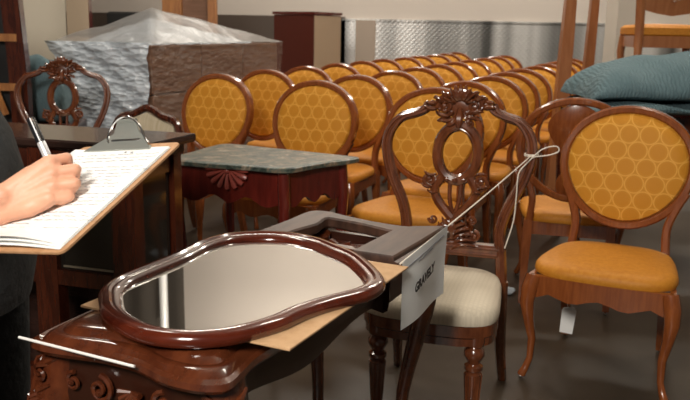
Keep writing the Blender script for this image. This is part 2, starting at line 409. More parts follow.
def make_carved_chair(label, seatm=CREAM, name='carved_back_chair'):
    root = empty(name, (0, 0, 0), label=label, cat='chair')
    # seat
    def so(k, z, e=.42):
        out = []
        for j in range(44):
            t = 2 * PI * j / 44; c, s = math.cos(t), math.sin(t)
            X = math.copysign(abs(c) ** e, c); Y = math.copysign(abs(s) ** e, s); w = .235 - .042 * (Y + 1) / 2
            out.append((X * w * k, (.235 * Y - (.02 * (1 - X * X) if Y < 0 else 0)) * k, z))
        return out
    MB().rings([so(.95, .402), so(.99, .404), so(1.0, .415), so(.995, .435), so(.96, .452), so(.86, .465), so(.6, .474), so(.3, .478), so(.1, .479)]).build('seat', seatm, root)
    MB().rings([so(.9, .335), so(.965, .335), so(.965, .36), so(.985, .366), so(.985, .402), so(.9, .402)], False, False, True).build('seat_rail', CARVW, root)
    # turned front legs
    for sx in (-1, 1):
        pf = [(.012, 0), (.016, .012), (.018, .03), (.014, .05), (.020, .07), (.023, .16), (.028, .235), (.020, .243), (.030, .25), (.030, .262), (.019, .270), (.027, .285), (.034, .298), (.033, .312), (.022, .325), (.032, .332), (.035, .345), (.036, .405)]
        leg = MB().lathe(pf, (sx * .158, -.195, 0), 16)
        for j in range(10):                   # reeding on the shaft
            a = 2 * PI * j / 10; leg.tube([(sx * .158 + .017 * math.cos(a), -.195 + .017 * math.sin(a), .075), (sx * .158 + .0255 * math.cos(a), -.195 + .0255 * math.sin(a), .232)], [.003, .005], 5)
        leg.build('leg', CARVW, root)
    # sabre back legs
    for sx in (-1, 1):
        P = spline([(sx * .19, .215, .42), (sx * .192, .225, .30), (sx * .197, .26, .14), (sx * .205, .315, 0)], 3)
        MB().tube(P, [.025, .025, .024, .024, .022, .021, .02, .019, .018, .017], 8, up=(0, 1, 0)).build('leg', CARVW, root)
    # side posts, double moulded
    side = [(.19, .38), (.185, .46), (.178, .53), (.172, .60), (.192, .68), (.235, .77), (.262, .86), (.258, .93), (.22, .985), (.165, 1.005), (.128, 1.022), (.115, 1.045)]
    for s in (-1, 1):
        Q = spline([obk(s * x, z) for x, z in side], 4)
        f = MB().tube(Q, [.022 - .005 * i / len(Q) for i in range(len(Q))], 8, up=(0, 1, 0))
        for d in (-.011, .011): f.tube([(p[0] + d, p[1] - .016, p[2]) for p in Q[8:]], .0072, 6)
        f.build('side_post', CARVW, root)
    # crest carving
    mb = MB()
    mb.rings([[obk(x * k * .9, 1.045 + z * k * .9, o) for x, z in [(-.125, -.01), (-.11, .025), (-.07, .045), (-.035, .062), (0, .07), (.035, .062), (.07, .045), (.11, .025), (.125, -.01), (.085, -.04), (.045, -.055), (0, -.07), (-.045, -.055), (-.085, -.04)]] for k, o in ((.8, .010), (.9, .004), (.9, -.004), (.75, -.010))])
    for i in range(9):
        a = PI * (.10 + .80 * i / 8); leafy(mb, .022 * math.cos(a), 1.045 + .015 * math.sin(a), .066 * math.cos(a), 1.045 + .072 * math.sin(a), .0085, off=-.020, curl=0)
    for s in (-1, 1):
        scroll(mb, s * .052, 1.04, .03, 1.4, PI / 2, -s, .0085); scroll(mb, s * .098, 1.045, .022, 1.2, PI / 2, s, .007)
        leafy(mb, s * .055, 1.055, s * .092, 1.074, .012); leafy(mb, s * .04, 1.068, s * .068, 1.09, .011); leafy(mb, s * .08, 1.03, s * .130, 1.036, .013); leafy(mb, s * .085, 1.05, s * .125, 1.052, .011)
        leafy(mb, s * .03, 1.005, s * .088, 1.02, .013); leafy(mb, s * .02, .995, s * .07, .99, .012); leafy(mb, s * .015, 1.0, s * .045, .97, .011)
        leafy(mb, s * .05, 1.0, s * .08, .985, .010)
        scroll(mb, s * .038, .978, .020, 1.1, PI, s, .006)
        for q in range(3): mb.ball(obk(s * (.028 + .022 * q), 1.016 + .004 * q, -.022), .008, 6, 4)
    leafy(mb, 0, 1.03, 0, .955, .012, curl=0); mb.ball(obk(0, .985, -.022), .010, 8, 6)
    mb.build('crest_carving', CARVW, root)
    # centre ring
    mb = MB(); P = [obk(.074 * math.cos(2 * PI * j / 32), .868 + .098 * math.sin(2 * PI * j / 32)) for j in range(32)]
    mb.tube(P, .021, 8, closed=True, up=(0, 1, 0))
    for k in (.84, 1.16): mb.tube([obk(.074 * k * math.cos(2 * PI * j / 32), .868 + .098 * (k * .5 + .5) * math.sin(2 * PI * j / 32), -.013) for j in range(32)], .0045, 5, closed=True, up=(0, 1, 0))
    mb.build('back_ring', CARVW, root)
    # lower lyre splat
    mb = MB()
    for s in (-1, 1):
        mb.tube(spline([obk(s * .048, .785), obk(s * .075, .74), obk(s * .066, .70), obk(s * .028, .655), obk(s * .004, .632)], 4), .018, 8, up=(0, 1, 0))
        mb.tube(spline([obk(s * .018, .785), obk(s * .020, .74), obk(s * .016, .69), obk(s * .0, .64)], 4), .008, 6, up=(0, 1, 0))
        scroll(mb, s * .092, .768, .026, 1.4, -PI / 2, s, .009); leafy(mb, s * .07, .79, s * .115, .80, .009); leafy(mb, s * .085, .745, s * .122, .755, .008)
        leafy(mb, s * .065, .725, s * .10, .735, .007)
        for q in range(6):
            z = .625 - .018 * q; w = .035 + .012 * q; leafy(mb, s * .006, z - .012, s * w * 1.1, z + .014 - .002 * q, .009)
        scroll(mb, s * .072, .628, .018, 1.2, PI, -s, .006); scroll(mb, s * .082, .575, .020, 1.2, PI / 2, -s, .007)
        for q in range(4): mb.ball(obk(s * (.02 + .018 * q), .556 + .01 * q, -.02), .0075, 6, 4)
        mb.ball(obk(s * .03, .775, -.018), .009, 6, 5)
    mb.rings([[obk(x, z, o) for x, z in [(-.085, .535), (-.09, .56), (-.06, .60), (-.03, .625), (0, .645), (.03, .625), (.06, .60), (.09, .56), (.085, .535)]] for o in (.008, -.008)])
    leafy(mb, 0, .56, 0, .635, .012, curl=0); mb.ball(obk(0, .772, -.02), .011, 8, 6)
    mb.build('lyre_splat', CARVW, root)
    mb = MB().tube([obk(-.178, .525), obk(.178, .525)], 1, prof=[(-.024, -.016), (-.012, -.02), (0, -.016), (.012, -.02), (.024, -.016), (.024, .012), (-.024, .012)], up=(0, 1, 0))
    for z in (.514, .535): mb.tube([obk(-.17, z, -.018), obk(.17, z, -.018)], .006, 6)
    mb.build('back_rail', CARVW, root)
    return root
cc = make_carved_chair('dark carved chair with openwork scroll back and cream dotted seat, string tied to it')
cc.location = (.325, 2.62, 0); cc.rotation_euler = (0, 0, math.radians(-17))
c2 = copy_tree(cc); c2.location = (-1.70, 4.64, 0); c2.rotation_euler = (0, 0, math.radians(14))
c2.rotation_euler.z = math.radians(8); c2['label'] = 'dark carved chair at far left, standing behind the glass-fronted cabinet'

# dark open armchair with a striped back
def make_armchair():
    root = empty('upholstered_armchair', (0, 0, 0), label='dark wooden armchair with cream striped back behind the glass-fronted cabinet', cat='chair')
    MB().rings([[(x * k, y * k, z) for x, y in [(-.26, -.25), (0, -.28), (.26, -.25), (.25, 0), (.22, .23), (0, .24), (-.22, .23), (-.25, 0)]] for k, z in ((.94, .38), (1, .39), (1, .44), (.9, .465), (.4, .475))]).build('seat', STRIPE, root)
    MB().box((0, -.25, .35), (.5, .03, .07)).box((0, .22, .35), (.42, .03, .07)).box((-.24, 0, .35), (.03, .48, .07)).box((.24, 0, .35), (.03, .48, .07)).build('seat_rail', DARKW, root)
    for sx in (-1, 1):
        MB().tube([(sx * .24, -.24, .40), (sx * .25, -.255, .3), (sx * .235, -.24, .12), (sx * .245, -.26, 0)], [.028, .026, .016, .02], 8).build('leg', DARKW, root)
        MB().tube([(sx * .21, .22, .40), (sx * .21, .24, .2), (sx * .22, .29, 0)], [.022, .02, .016], 8).build('leg', DARKW, root)
        MB().tube(spline([obk(sx * .21, .66), (sx * .25, .05, .68), (sx * .27, -.12, .66), (sx * .27, -.14, .58), (sx * .25, -.1, .42)], 4), .016, 8).build('armrest', DARKW, root)
    Q = spline([obk(-.2, .40), obk(-.21, .6), obk(-.235, .78), obk(-.20, .92), obk(-.10, .955), obk(0, .995), obk(.10, .955), obk(.20, .92), obk(.235, .78), obk(.21, .6), obk(.2, .40)], 5)
    MB().tube(Q, .022, 8, up=(0, 1, 0)).tube([obk(-.2, .53), obk(.2, .53)], .018, 8, up=(0, 1, 0)).build('backrest_frame', DARKW, root)
    O = [(-.195, .54), (-.205, .6), (-.225, .78), (-.19, .905), (-.09, .94), (0, .975), (.09, .94), (.19, .905), (.225, .78), (.205, .6), (.195, .54)]
    MB().rings([[obk(x * k, .74 + (z - .74) * k, o) for x, z in O] for k, o in ((.5, .02), (.99, .01), (.99, -.01), (.85, -.025), (.3, -.03))]).build('backrest_pad', STRIPE, root)
    return root
ac = make_armchair(); ac.location = (-1.12, 3.82, 0); ac.rotation_euler = (0, 0, math.radians(-24)); ac.scale = (.9, .9, .9)

# ------------------------------------------------------------------ carved dressing desk in the foreground
DA = -25.5; DR = (-.141, 1.768)
dk = empty('dressing_table', (*DR, 0), DA, label='dark mahogany dressing table with moulded serpentine edge and carved corner leg, in the foreground', cat='table')
top_o = [(p.x, p.y) for p in spline([(-.219, -.515, 0), (-.205, -.552, 0), (-.167, -.562, 0), (-.10, -.552, 0), (-.046, -.543, 0), (.03, -.546, 0), (.10, -.566, 0), (.155, -.568, 0), (.192, -.558, 0), (.213, -.535, 0), (.206, -.48, 0), (.198, -.42, 0), (.205, -.3, 0), (.215, -.17, 0), (.212, 0, 0), (.205, .15, 0), (.205, .195, 0), (0, .20, 0), (-.21, .195, 0), (-.222, .0, 0), (-.228, -.2, 0), (-.225, -.38, 0)], 4, True)]
def zr(k, z): return [(x * (1 - k / .215), (y + .19) * (1 - k / .39) - .19, z) for x, y in top_o]
MB().rings([zr(.02, .722), zr(.006, .724), zr(.0, .732), zr(.003, .742), zr(.012, .747), zr(.016, .744), zr(.024, .752), zr(.034, .757), zr(.042, .756), zr(.052, .766), zr(.066, .7715), zr(.085, .7715)]).build('table_top', DESKW, dk)
# far part: a frame around a sunk panel
mb = MB()
mb.prism([(p.x, p.y) for p in spline([(-.215, .19, 0), (-.216, .40, 0), (-.218, .50, 0), (-.205, .545, 0), (-.16, .556, 0), (-.10, .535, 0), (-.03, .515, 0), (.05, .50, 0), (.12, .50, 0), (.20, .535, 0), (.21, .50, 0), (.12, .43, 0), (.0, .46, 0), (-.10, .48, 0), (-.13, .475, 0), (-.12, .40, 0), (-.14, .30, 0), (-.14, .2, 0)], 3, True)], .737, .768, .005)
mb.prism([(.088, .19), (.198, .19), (.204, .35), (.207, .545), (.125, .50), (.095, .44), (.09, .3)], .740, .770, .004)
mb.tube([(.2, .19, .745), (.207, .37, .745), (.21, .55, .745)], .012, 8)
mb.build('top_frame', DESKT, dk)
MB().box((-.02, .34, .700), (.36, .36, .012)).build('sunk_panel', DARKW, dk)
mb = MB()
for i in range(6): a = PI * i / 5; mb.tube([(-.02 + .02 * math.cos(a), .33 + .012 * math.sin(a), .73), (-.02 + .10 * math.cos(a), .31 + .04 * math.sin(a), .735)], [.008, .012], 6)
mb.box((-.02, .31, .723), (.22, .045, .034), bev=.008)
mb.build('panel_carving', DARKW, dk)
# apron
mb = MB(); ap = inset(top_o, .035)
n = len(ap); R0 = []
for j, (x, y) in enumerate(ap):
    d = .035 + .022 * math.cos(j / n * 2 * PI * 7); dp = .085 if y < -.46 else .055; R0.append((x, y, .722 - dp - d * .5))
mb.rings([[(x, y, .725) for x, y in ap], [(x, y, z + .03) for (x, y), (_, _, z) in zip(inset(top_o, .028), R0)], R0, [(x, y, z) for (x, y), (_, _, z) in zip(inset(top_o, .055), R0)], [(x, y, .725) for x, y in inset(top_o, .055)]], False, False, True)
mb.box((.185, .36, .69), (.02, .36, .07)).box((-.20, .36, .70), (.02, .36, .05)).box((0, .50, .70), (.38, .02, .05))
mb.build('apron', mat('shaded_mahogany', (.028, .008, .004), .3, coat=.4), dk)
mb = MB()
def sp3(mb, cx, cz, r, turns, a0, sgn, rad, y=-.535):
    P = []; n = int(14 * turns) + 2; rr = []
    for i in range(n):
        t = i / (n - 1); a = a0 + sgn * turns * 2 * PI * t; q = r * (1 - .8 * t); P.append((cx + q * math.cos(a), y - .006 * t, cz + q * math.sin(a))); rr.append(rad * (1 - .3 * t))
    mb.tube(P, rr, 6); mb.ball(P[-1], rad * 1.3, 6, 4)
for s in (-1, 1):
    sp3(mb, s * .07, .665, .026, 1.5, PI / 2, s, .006, -.523); sp3(mb, s * .125, .672, .018, 1.3, PI / 2, -s, .005, -.53)
    mb.tube([(s * .045, -.523, .64), (s * .0, -.523, .648), (s * -.01, -.52, .655)], .006, 6)
for i in range(7): a = PI * (1 + i / 6); mb.tube([(.0, -.524, .675), (.024 * math.cos(a), -.531, .675 + .028 * math.sin(a))], [.003, .006], 6)
mb.build('apron_carving', DESKW, dk)
def cab_leg(sx, sy, rs=1.0, carve=True, dx=.165, dy=.49):
    prof = [(.725, .0, .044), (.66, .012, .046), (.60, .024, .044), (.53, .022, .035), (.44, .008, .027), (.30, -.014, .021), (.16, -.016, .018), (.07, -.002, .019), (.03, .014, .026), (.01, .022, .028), (.0, .022, .022)]
    P = [(sx * (dx + o), sy * (dy + o), z) for z, o, r in prof]
    l = MB().tube(spline(P, 2), [prof[i // 2][2] * rs if i % 2 == 0 else (prof[i // 2][2] + prof[min(i // 2 + 1, 10)][2]) / 2 * rs for i in range(21)], 10, up=(0, 1, 0)).build('leg', DESKW, dk)
    if carve:
        m = MB(); c = Vector((sx, sy, 0)).normalized(); sd = Vector((-c.y, c.x, 0))
        def pt(u, z, k=0.0):
            o = next((p for p in prof if p[0] <= z + .03), prof[5]); b = Vector((sx * (dx + o[1]), sy * (dy + o[1]), z)); return b + c * (o[2] * math.cos(u) + k) + sd * o[2] * math.sin(u)
        for s in (-1, 1):
            for z0, r, tn in ((.68, .016, 1.3), (.625, .018, 1.4), (.57, .015, 1.3), (.52, .012, 1.2)):
                P2 = []
                for i in range(20):
                    t = i / 19; a = PI / 2 + s * tn * 2 * PI * t; q = r * (1 - .8 * t); P2.append(pt((s * .020 + q * math.cos(a)) / .036, z0 + q * math.sin(a), .004))
                m.tube(P2, .0045, 5); m.ball(P2[-1], .006, 6, 4)
            for z0 in (.70, .65, .60, .55, .50, .46): m.tube([pt(s * .1, z0 - .02, .002), pt(s * .5, z0, .006), pt(s * 1.0, z0 + .012, .003)], [.003, .007, .003], 6)
        m.tube([pt(0, z, .003) for z in (.71, .66, .6, .54, .48, .44)], [.004, .008, .008, .007, .005, .002], 6)
        m.build('leg_carving', DESKW, l)
cab_leg(-1, -1); cab_leg(1, -1, .95); cab_leg(1, 1, .9, False, .15, .46); cab_leg(-1, 1, .9, False, .15, .46)
# highlight along the front ledge, modelled as a thin white strip
def ld(x, y, z): a = math.radians(DA); return (DR[0] + x * math.cos(a) - y * math.sin(a), DR[1] + x * math.sin(a) + y * math.cos(a), z)
tag(MB().tube([ld(-.228, -.556, .7455), ld(.04, -.560, .7455)], .0026, 8).build('edge_highlight', mat('edge_highlight_white', (.85, .83, .8), .3)), 'thin white strip as painted highlight along the front edge of the foreground dressing table', 'highlight')

# cardboard sheet and mirror
e1 = Vector((.431, .902)); e2 = Vector((-.902, .431)); q0 = Vector((-.088, 1.256))
O = [q0, q0 + e1 * .545, q0 + e1 * .545 + e2 * .46, q0 + e2 * .46]
tag(MB().prism([(p.x, p.y) for p in O], .7722, .7765, .001).build('cardboard_sheet', CARD), 'flat brown cardboard sheet lying under the shaped mirror', 'cardboard')
mo = [(-.464, 1.44), (-.478, 1.50), (-.470, 1.57), (-.436, 1.65), (-.393, 1.745), (-.358, 1.85), (-.305, 1.93), (-.238, 1.962), (-.17, 1.967), (-.105, 1.945), (-.05, 1.90), (-.005, 1.837), (.038, 1.77), (.066, 1.69), (.085, 1.61), (.084, 1.56), (.060, 1.51), (.018, 1.47), (-.026, 1.432), (-.066, 1.388), (-.10, 1.338), (-.148, 1.290), (-.20, 1.258), (-.265, 1.246), (-.335, 1.264), (-.392, 1.310), (-.438, 1.372)]
C0 = Vector((-.20, 1.58)); mo2 = [(p.x - C0.x, p.y - C0.y) for p in spline([(x, y, 0) for x, y in mo], 5, True)]
mr = empty('framed_mirror', (C0.x, C0.y, .7765), label='shaped mirror in a polished mahogany frame lying flat on the cardboard', cat='mirror')
def mring(k, z): return [(x, y, z) for x, y in inset(mo2, k)]
MB().rings([mring(.004, .0), mring(.0, .006), mring(.0, .014), mring(.004, .021), mring(.012, .0255), mring(.020, .026), mring(.025, .022), mring(.028, .0225), mring(.036, .021), mring(.042, .015), mring(.046, .010), mring(.046, .001)], False, False, True).build('mirror_frame', MIRW, mr)
MB().rings([mring(.043, .003), mring(.043, .0085)]).build('mirror_glass', MIRROR, mr)

# ------------------------------------------------------------------ marble-topped side table
mt = empty('marble_top_table', (-.35, 3.55, 0), label='cherry side table with green marble top and carved shell on its apron', cat='table')
mo_ = [(p.x, p.y) for p in spline([(.10, -.36, 0), (.14, -.345, 0), (.20, -.27, 0), (.27, -.19, 0), (.35, -.12, 0), (.40, -.06, 0), (.39, -.02, 0), (.2, .09, 0), (0, .20, 0), (-.18, .30, 0), (-.25, .30, 0), (-.30, .2, 0), (-.36, 0, 0), (-.42, -.13, 0), (-.41, -.18, 0), (-.30, -.23, 0), (-.18, -.275, 0), (-.05, -.315, 0), (.05, -.355, 0)], 4, True)]
MB().rings([[(x, y, z) for x, y in inset(mo_, k)] for k, z in ((.01, .725), (.0, .729), (.0, .745), (.006, .75), (.02, .75))]).build('marble_top', MARBLE, mt)
cor = [(.095, -.31), (.33, -.06), (-.21, .25), (-.365, -.15)]
mb = MB()
def apr(a, b, th=.012, lo=.575):
    a, b = Vector(a), Vector(b); d = (b - a).normalized(); nn = Vector((-d.y, d.x)); R = []
    for i in range(21):
        t = i / 20; p = a + (b - a) * t; z = lo + .03 * (1 - math.cos(t * 2 * PI)) / 2 + .012 * math.cos(t * 6 * PI) - .018 * math.exp(-((t - .5) / .12) ** 2)
        q = p + nn * -.0; R.append([(q.x - nn.x * th, q.y - nn.y * th, z), (q.x + nn.x * th, q.y + nn.y * th, z), (q.x + nn.x * th, q.y + nn.y * th, .726), (q.x - nn.x * th, q.y - nn.y * th, .726)])
    mb.rings(R)
apr(cor[3], cor[0]); apr(cor[0], cor[1]); apr(cor[1], cor[2]); apr(cor[2], cor[3])
mb.build('apron', REDW, mt)
for (x, y) in cor:
    v = Vector((x - .0, y + .05)).normalized()
    prof = [(.726, 0, .026), (.66, .004, .027), (.58, .010, .026), (.5, .008, .022), (.35, -.006, .02), (.18, -.014, .017), (.07, 0, .018), (.02, .012, .024), (0, .012, .02)]
    MB().tube([(x + v.x * o, y + v.y * o, z) for z, o, r in prof], [r for *_, r in prof], 10, up=(0, 1, 0)).build('leg', REDW, mt)
mb = MB(); ctr = Vector((-.135, -.23)); d = Vector((.46, -.16)).normalized(); nn = Vector((d.y, -d.x))
if nn.y > 0: nn = -nn
for i in range(9):
    a = PI + PI * i / 8; P = []
    for t in (0.1, .5, .85, 1.0):
        r = .098 * t; p = ctr + d * (r * math.cos(a)) + nn * (.018 + .016 * math.sin(t * 2.4)); P.append((p.x, p.y, .724 + r * .85 * math.sin(a) - .0))
    mb.tube(P, [.003, .007, .012, .010], 7)
p = ctr + nn * .03; mb.ball((p.x, p.y, .716), (.016, .012, .012))
mb.build('shell_carving', mat('rosy_carved_wood', (.36, .075, .055), .25, coat=.6), mt)

# ------------------------------------------------------------------ glass-fronted cabinet at the left
cb = empty('display_cabinet', (-.64, 2.42, 0), -17, label='long dark display cabinet with glass doors behind the clipboard', cat='cabinet')
MB().prism([(-1.25, -.03), (.03, -.03), (.045, .30), (-1.25, .30)], .922, .95, .006).box((-.61, .135, .905), (1.24, .29, .035)).build('top_board', BLACKW, cb)
mb = MB()
for x in (-1.2, -.92, -.62, -.335, -.04): mb.box((x, .0, .46), (.085 if x > -1 else .06, .05, .92))
for x in (-1.2, -.04): mb.box((x, .27, .46), (.06, .05, .92))
mb.box((-.62, 0, .87), (1.2, .04, .09)).box((-.62, 0, .50), (1.2, .045, .05)).box((-.62, 0, .10), (1.2, .04, .14)).box((-.04, .13, .87), (.04, .28, .09)).box((-.04, .13, .50), (.04, .28, .05)).box((-.04, .13, .1), (.04, .28, .14))
mb.build('cabinet_frame', DARKW, cb)
MB().box((-.62, .285, .46), (1.2, .012, .9)).box((-1.22, .14, .46), (.012, .28, .9)).build('back_panel', BLACKW, cb)
MB().box((-.62, .14, .52), (1.16, .26, .015)).box((-.62, .14, .70), (1.16, .26, .01)).box((-.62, .14, .04), (1.16, .26, .02)).build('shelf', BLACKW, cb)
for x0, x1 in ((-1.17, -.96), (-.88, -.66), (-.58, -.375), (-.295, -.08)):
    g = MB().box(((x0 + x1) / 2, 0, .675), (x1 - x0 + .01, .006, .31)).build('glass_door', GLASS, cb)
    MB().box((x1 - .008, -.006, .675), (.009, .006, .29)).box(((x0 + x1) / 2, -.006, .535), (x1 - x0 - .03, .005, .006)).build('bevel_strip', BEVEL, g)
g = MB().box((-.03, .135, .675), (.006, .20, .31)).build('glass_side', GLASS, cb)
MB().box((-.024, .055, .675), (.006, .009, .29)).build('bevel_strip', BEVEL, g)

# ------------------------------------------------------------------ clipboard, papers, pen
BL = Vector((-.596, 1.175, .962)); wv = Vector((.8963, -.4281, .1159)).normalized(); nv = Vector((-.2606, -.2967, .9187)).normalized(); lv = nv.cross(wv).normalized()
def B(a, b, c=0.0): return BL + wv * a + lv * b + nv * c
BMAT = Matrix((( wv.x, lv.x, nv.x, BL.x), (wv.y, lv.y, nv.y, BL.y), (wv.z, lv.z, nv.z, BL.z), (0, 0, 0, 1)))
def rrect(x0, y0, x1, y1, r):
    o = []
    for cx, cy, a0 in ((x1 - r, y1 - r, 0), (x0 + r, y1 - r, 90), (x0 + r, y0 + r, 180), (x1 - r, y0 + r, 270)):
        for k in range(5): a = math.radians(a0 + 22.5 * k); o.append((cx + r * math.cos(a), cy + r * math.sin(a)))
    return o
cl = empty('clipboard', (0, 0, 0), label='brown hardboard clipboard held level by the person at left', cat='clipboard'); cl.matrix_world = BMAT
MB().prism(rrect(0, 0, .2245, .3195, .012), -.0035, 0).build('board', mat('hardboard', (.42, .22, .10), .6, noise=(60, (.52, .30, .16), (1, 1, 1))), cl)
clip = MB()
O1 = [(.028, .292), (.178, .292), (.174, .302), (.150, .312), (.140, .318), (.086, .318), (.078, .312), (.052, .302)]
clip.rings([[(x, y, .003) for x, y in O1], [(x, y, .0055) for x, y in O1]])
clip.rings([[(.03, .291, .002), (.176, .291, .002), (.176, .294, .006), (.03, .294, .006)], [(.060, .306, .012), (.160, .306, .012), (.160, .309, .0145), (.060, .309, .0145)], [(.088, .316, .022), (.146, .316, .022), (.146, .319, .0235), (.088, .319, .0235)], [(.098, .326, .042), (.138, .326, .042), (.138, .329, .042), (.098, .329, .042)]])
clip.tube([(.098, .329, .041), (.138, .329, .041)], .0045, 8).build('clip', STEEL, cl)
MB().tube(spline([(.082, .306, .012), (.076, .312, .018), (.084, .322, .034), (.100, .328, .046), (.116, .330, .050), (.132, .328, .046), (.148, .322, .034), (.158, .312, .016), (.166, .306, .008)], 4), .0022, 6).tube([(.085, .312, .012), (.150, .312, .012)], .005, 8).build('spring_wire', CHROME, cl)
pp = empty('paper_stack', (0, 0, 0), label='white sheets covered in handwriting clamped on the clipboard', cat='paper'); pp.matrix_world = BMAT
mb = MB(); NX, NY = 10, 16
for lay in range(3):
    R = []; x0, x1, y0, y1 = -.004 + .003 * lay, .2155 - .001 * lay, .006 + .004 * lay, .300
    for i in range(NY + 1):
        v = i / NY; y = y0 + (y1 - y0) * v; r = []
        for j in range(NX + 1):
            u = j / NX; lift = .0012 + .0011 * lay + (.006 + .004 * lay) * max(0, (.18 - v) / .18) ** 2 * math.sin(u * PI) ** 1.0 + .006 * max(0, .15 - u) / .15 * (1 - abs(v - .8)) * .5
            r.append((x0 + (x1 - x0) * u, y, lift))
        R.append(r)
    vs = [p for r in R for p in r]; fs = [(i * (NX + 1) + j, i * (NX + 1) + j + 1, (i + 1) * (NX + 1) + j + 1, (i + 1) * (NX + 1) + j) for i in range(NY) for j in range(NX)]
    mb.add(vs, fs)
mb.build('paper_sheets', PAPER, pp)
mb = MB(); rnd = random.Random(3)
for i in range(24):
    y = .276 - i * .0105; x = .018 + rnd.uniform(0, .01)
    while x < .195:
        w = rnd.uniform(.012, .035)
        P = [(x + w * k / 8, y + rnd.uniform(-.0013, .0013), .0042) for k in range(9)]
        vs = []; fs = []
        for k, p in enumerate(P): vs += [(p[0], p[1] - .0005, p[2]), (p[0], p[1] + .0005, p[2])]
        for k in range(8): fs.append((2 * k, 2 * k + 2, 2 * k + 3, 2 * k + 1))
        if not (y < .05 ): mb.add(vs, fs)
        x += w + rnd.uniform(.003, .008)
        if rnd.random() < .06: break
mb.box((.13, .284, .0042), (.004, .003, .0004)).box((.145, .283, .0042), (.005, .002, .0004))
mb.build('handwriting', INK, pp)
pa, pb = B(.026, .220, .110), B(.078, .171, .0045); dv = (pb - pa).normalized()
pn = empty('ballpoint_pen', tuple(pb), label='black and silver ballpoint pen held in the writing hand', cat='pen')
def PL(t): return tuple(pa + dv * t - pb)
Lp = (pb - pa).length
MB().tube([PL(0), PL(.002), PL(.03), PL(.045)], [.0045, .0070, .0074, .0074], 12).build('pen_cap', PENB, pn)
MB().tube([PL(.045), PL(.047), PL(.09), PL(Lp - .018)], [.0068, .0072, .0070, .0055], 12).build('pen_barrel', PENC, pn)
MB().tube([PL(Lp - .018), PL(Lp)], [.0052, .0006], 10).build('pen_tip', PENB, pn)
sdv = Vector((.5, -.8, .3)); sdv = (sdv - dv * sdv.dot(dv)).normalized() * .0105
MB().tube([tuple(Vector(PL(.004)) + sdv * .6), tuple(Vector(PL(.010)) + sdv), tuple(Vector(PL(.045)) + sdv)], [.0016, .002, .0014], 6).build('pen_clip', CHROME, pn)

# ------------------------------------------------------------------ the person writing
pe = empty('person', (-.77, 1.42, 0), label='person in charcoal clothes at the left edge writing on a clipboard', cat='person')
PO = Vector((-.77, 1.42, 0))
def capsule(mb, p0, r0, p1, r1, n=12):
    p0, p1 = Vector(p0) - PO, Vector(p1) - PO; d = (p1 - p0); L = d.length; d.normalize(); P = []; R = []
    for k in range(5): a = PI / 2 * (k / 4); P.append(p0 - d * r0 * math.cos(a)); R.append(max(r0 * math.sin(a), .0004))
    for k in range(5): a = PI / 2 * (k / 4); P.append(p1 + d * r1 * math.sin(a)); R.append(max(r1 * math.cos(a), .0004))
    mb.tube(P, R, n)
def chain(mb, pts):
    for (p, r), (q, s) in zip(pts, pts[1:]): capsule(mb, p, r, q, s)
bd = MB()
wA, wB = B(.055, .082, .044), B(.048, .072, .020)
# writing hand (board coordinates: across, along, above)
F = {'index': [(.105, .151, .062, .0112), (.116, .174, .056, .0098), (.108, .173, .030, .0085), (.088, .169, .014, .0068)],
     'middle': [(.115, .138, .050, .0112), (.139, .160, .043, .0100), (.122, .160, .020, .0088), (.098, .158, .010, .0072)],
     'ring': [(.121, .123, .036, .0108), (.146, .142, .029, .0096), (.128, .141, .014, .0086), (.104, .142, .011, .0072)],
     'little': [(.120, .106, .024, .0100), (.140, .126, .0145, .0086), (.126, .120, .0105, .0078), (.110, .118, .0105, .0068)]}
for f in F.values(): chain(bd, [(B(a, b, c), r) for a, b, c, r in f])
chain(bd, [(B(.070, .100, .040), .017), (B(.066, .140, .048), .0135), (B(.070, .172, .040), .0108), (B(.080, .180, .018), .0085)])   # thumb on the far side
for k, f in enumerate(F.values()):
    a, b, c, r = f[0]; w = wA.lerp(wB, k / 3); chain(bd, [(w, .0175), (B(a, b, c), r + .0025)])
    w2 = w + nv * 0 - wv * .0; m = B(a, b, c).lerp(w, .45); chain(bd, [(w, .018), (m - lv * -.006, .0165)])
chain(bd, [(wB, .017), (B(.092, .087, .019), .0150), (B(.118, .104, .020), .0105)])
elbR = Vector((-.80, 1.10, 1.03))
chain(bd, [(wA, .0205), (B(-.03, .055, .045) , .026), (elbR + Vector((.05, .01, .012)), .037), (elbR, .042)])
chain(bd, [(wB, .0195), (B(-.03, .045, .022), .025), (elbR + Vector((.05, .01, -.012)), .036)])
shR = Vector((-.82, 1.225, 1.39)); chain(bd, [(elbR, .040), (elbR.lerp(shR, .5), .046), (shR, .052)])
# supporting hand under the far left edge of the board
H = [B(-.012, .12, -.030), B(-.03, .15, -.028), B(-.006, .20, -.024)]
elbL = Vector((-.80, 1.66, 1.02)); shL = Vector((-.82, 1.615, 1.39))
wl = B(-.045, .165, -.045)
chain(bd, [(shL, .052), (shL.lerp(elbL, .5), .046), (elbL, .040), (elbL.lerp(wl, .6), .032), (wl, .023)])
for k in range(4):
    b = .145 + .019 * k; base = B(-.010, b, -.026); chain(bd, [(wl, .016), (base, .012), (B(.028, b + .004, -.0165), .0095), (B(.055, b + .006, -.0145), .0085), (B(.074, b + .006, -.0135), .007)])
chain(bd, [(wl, .017), (B(-.022, .225, -.022), .013), (B(-.010, .238, .002), .010), (B(.012, .242, .0115), .0078)])
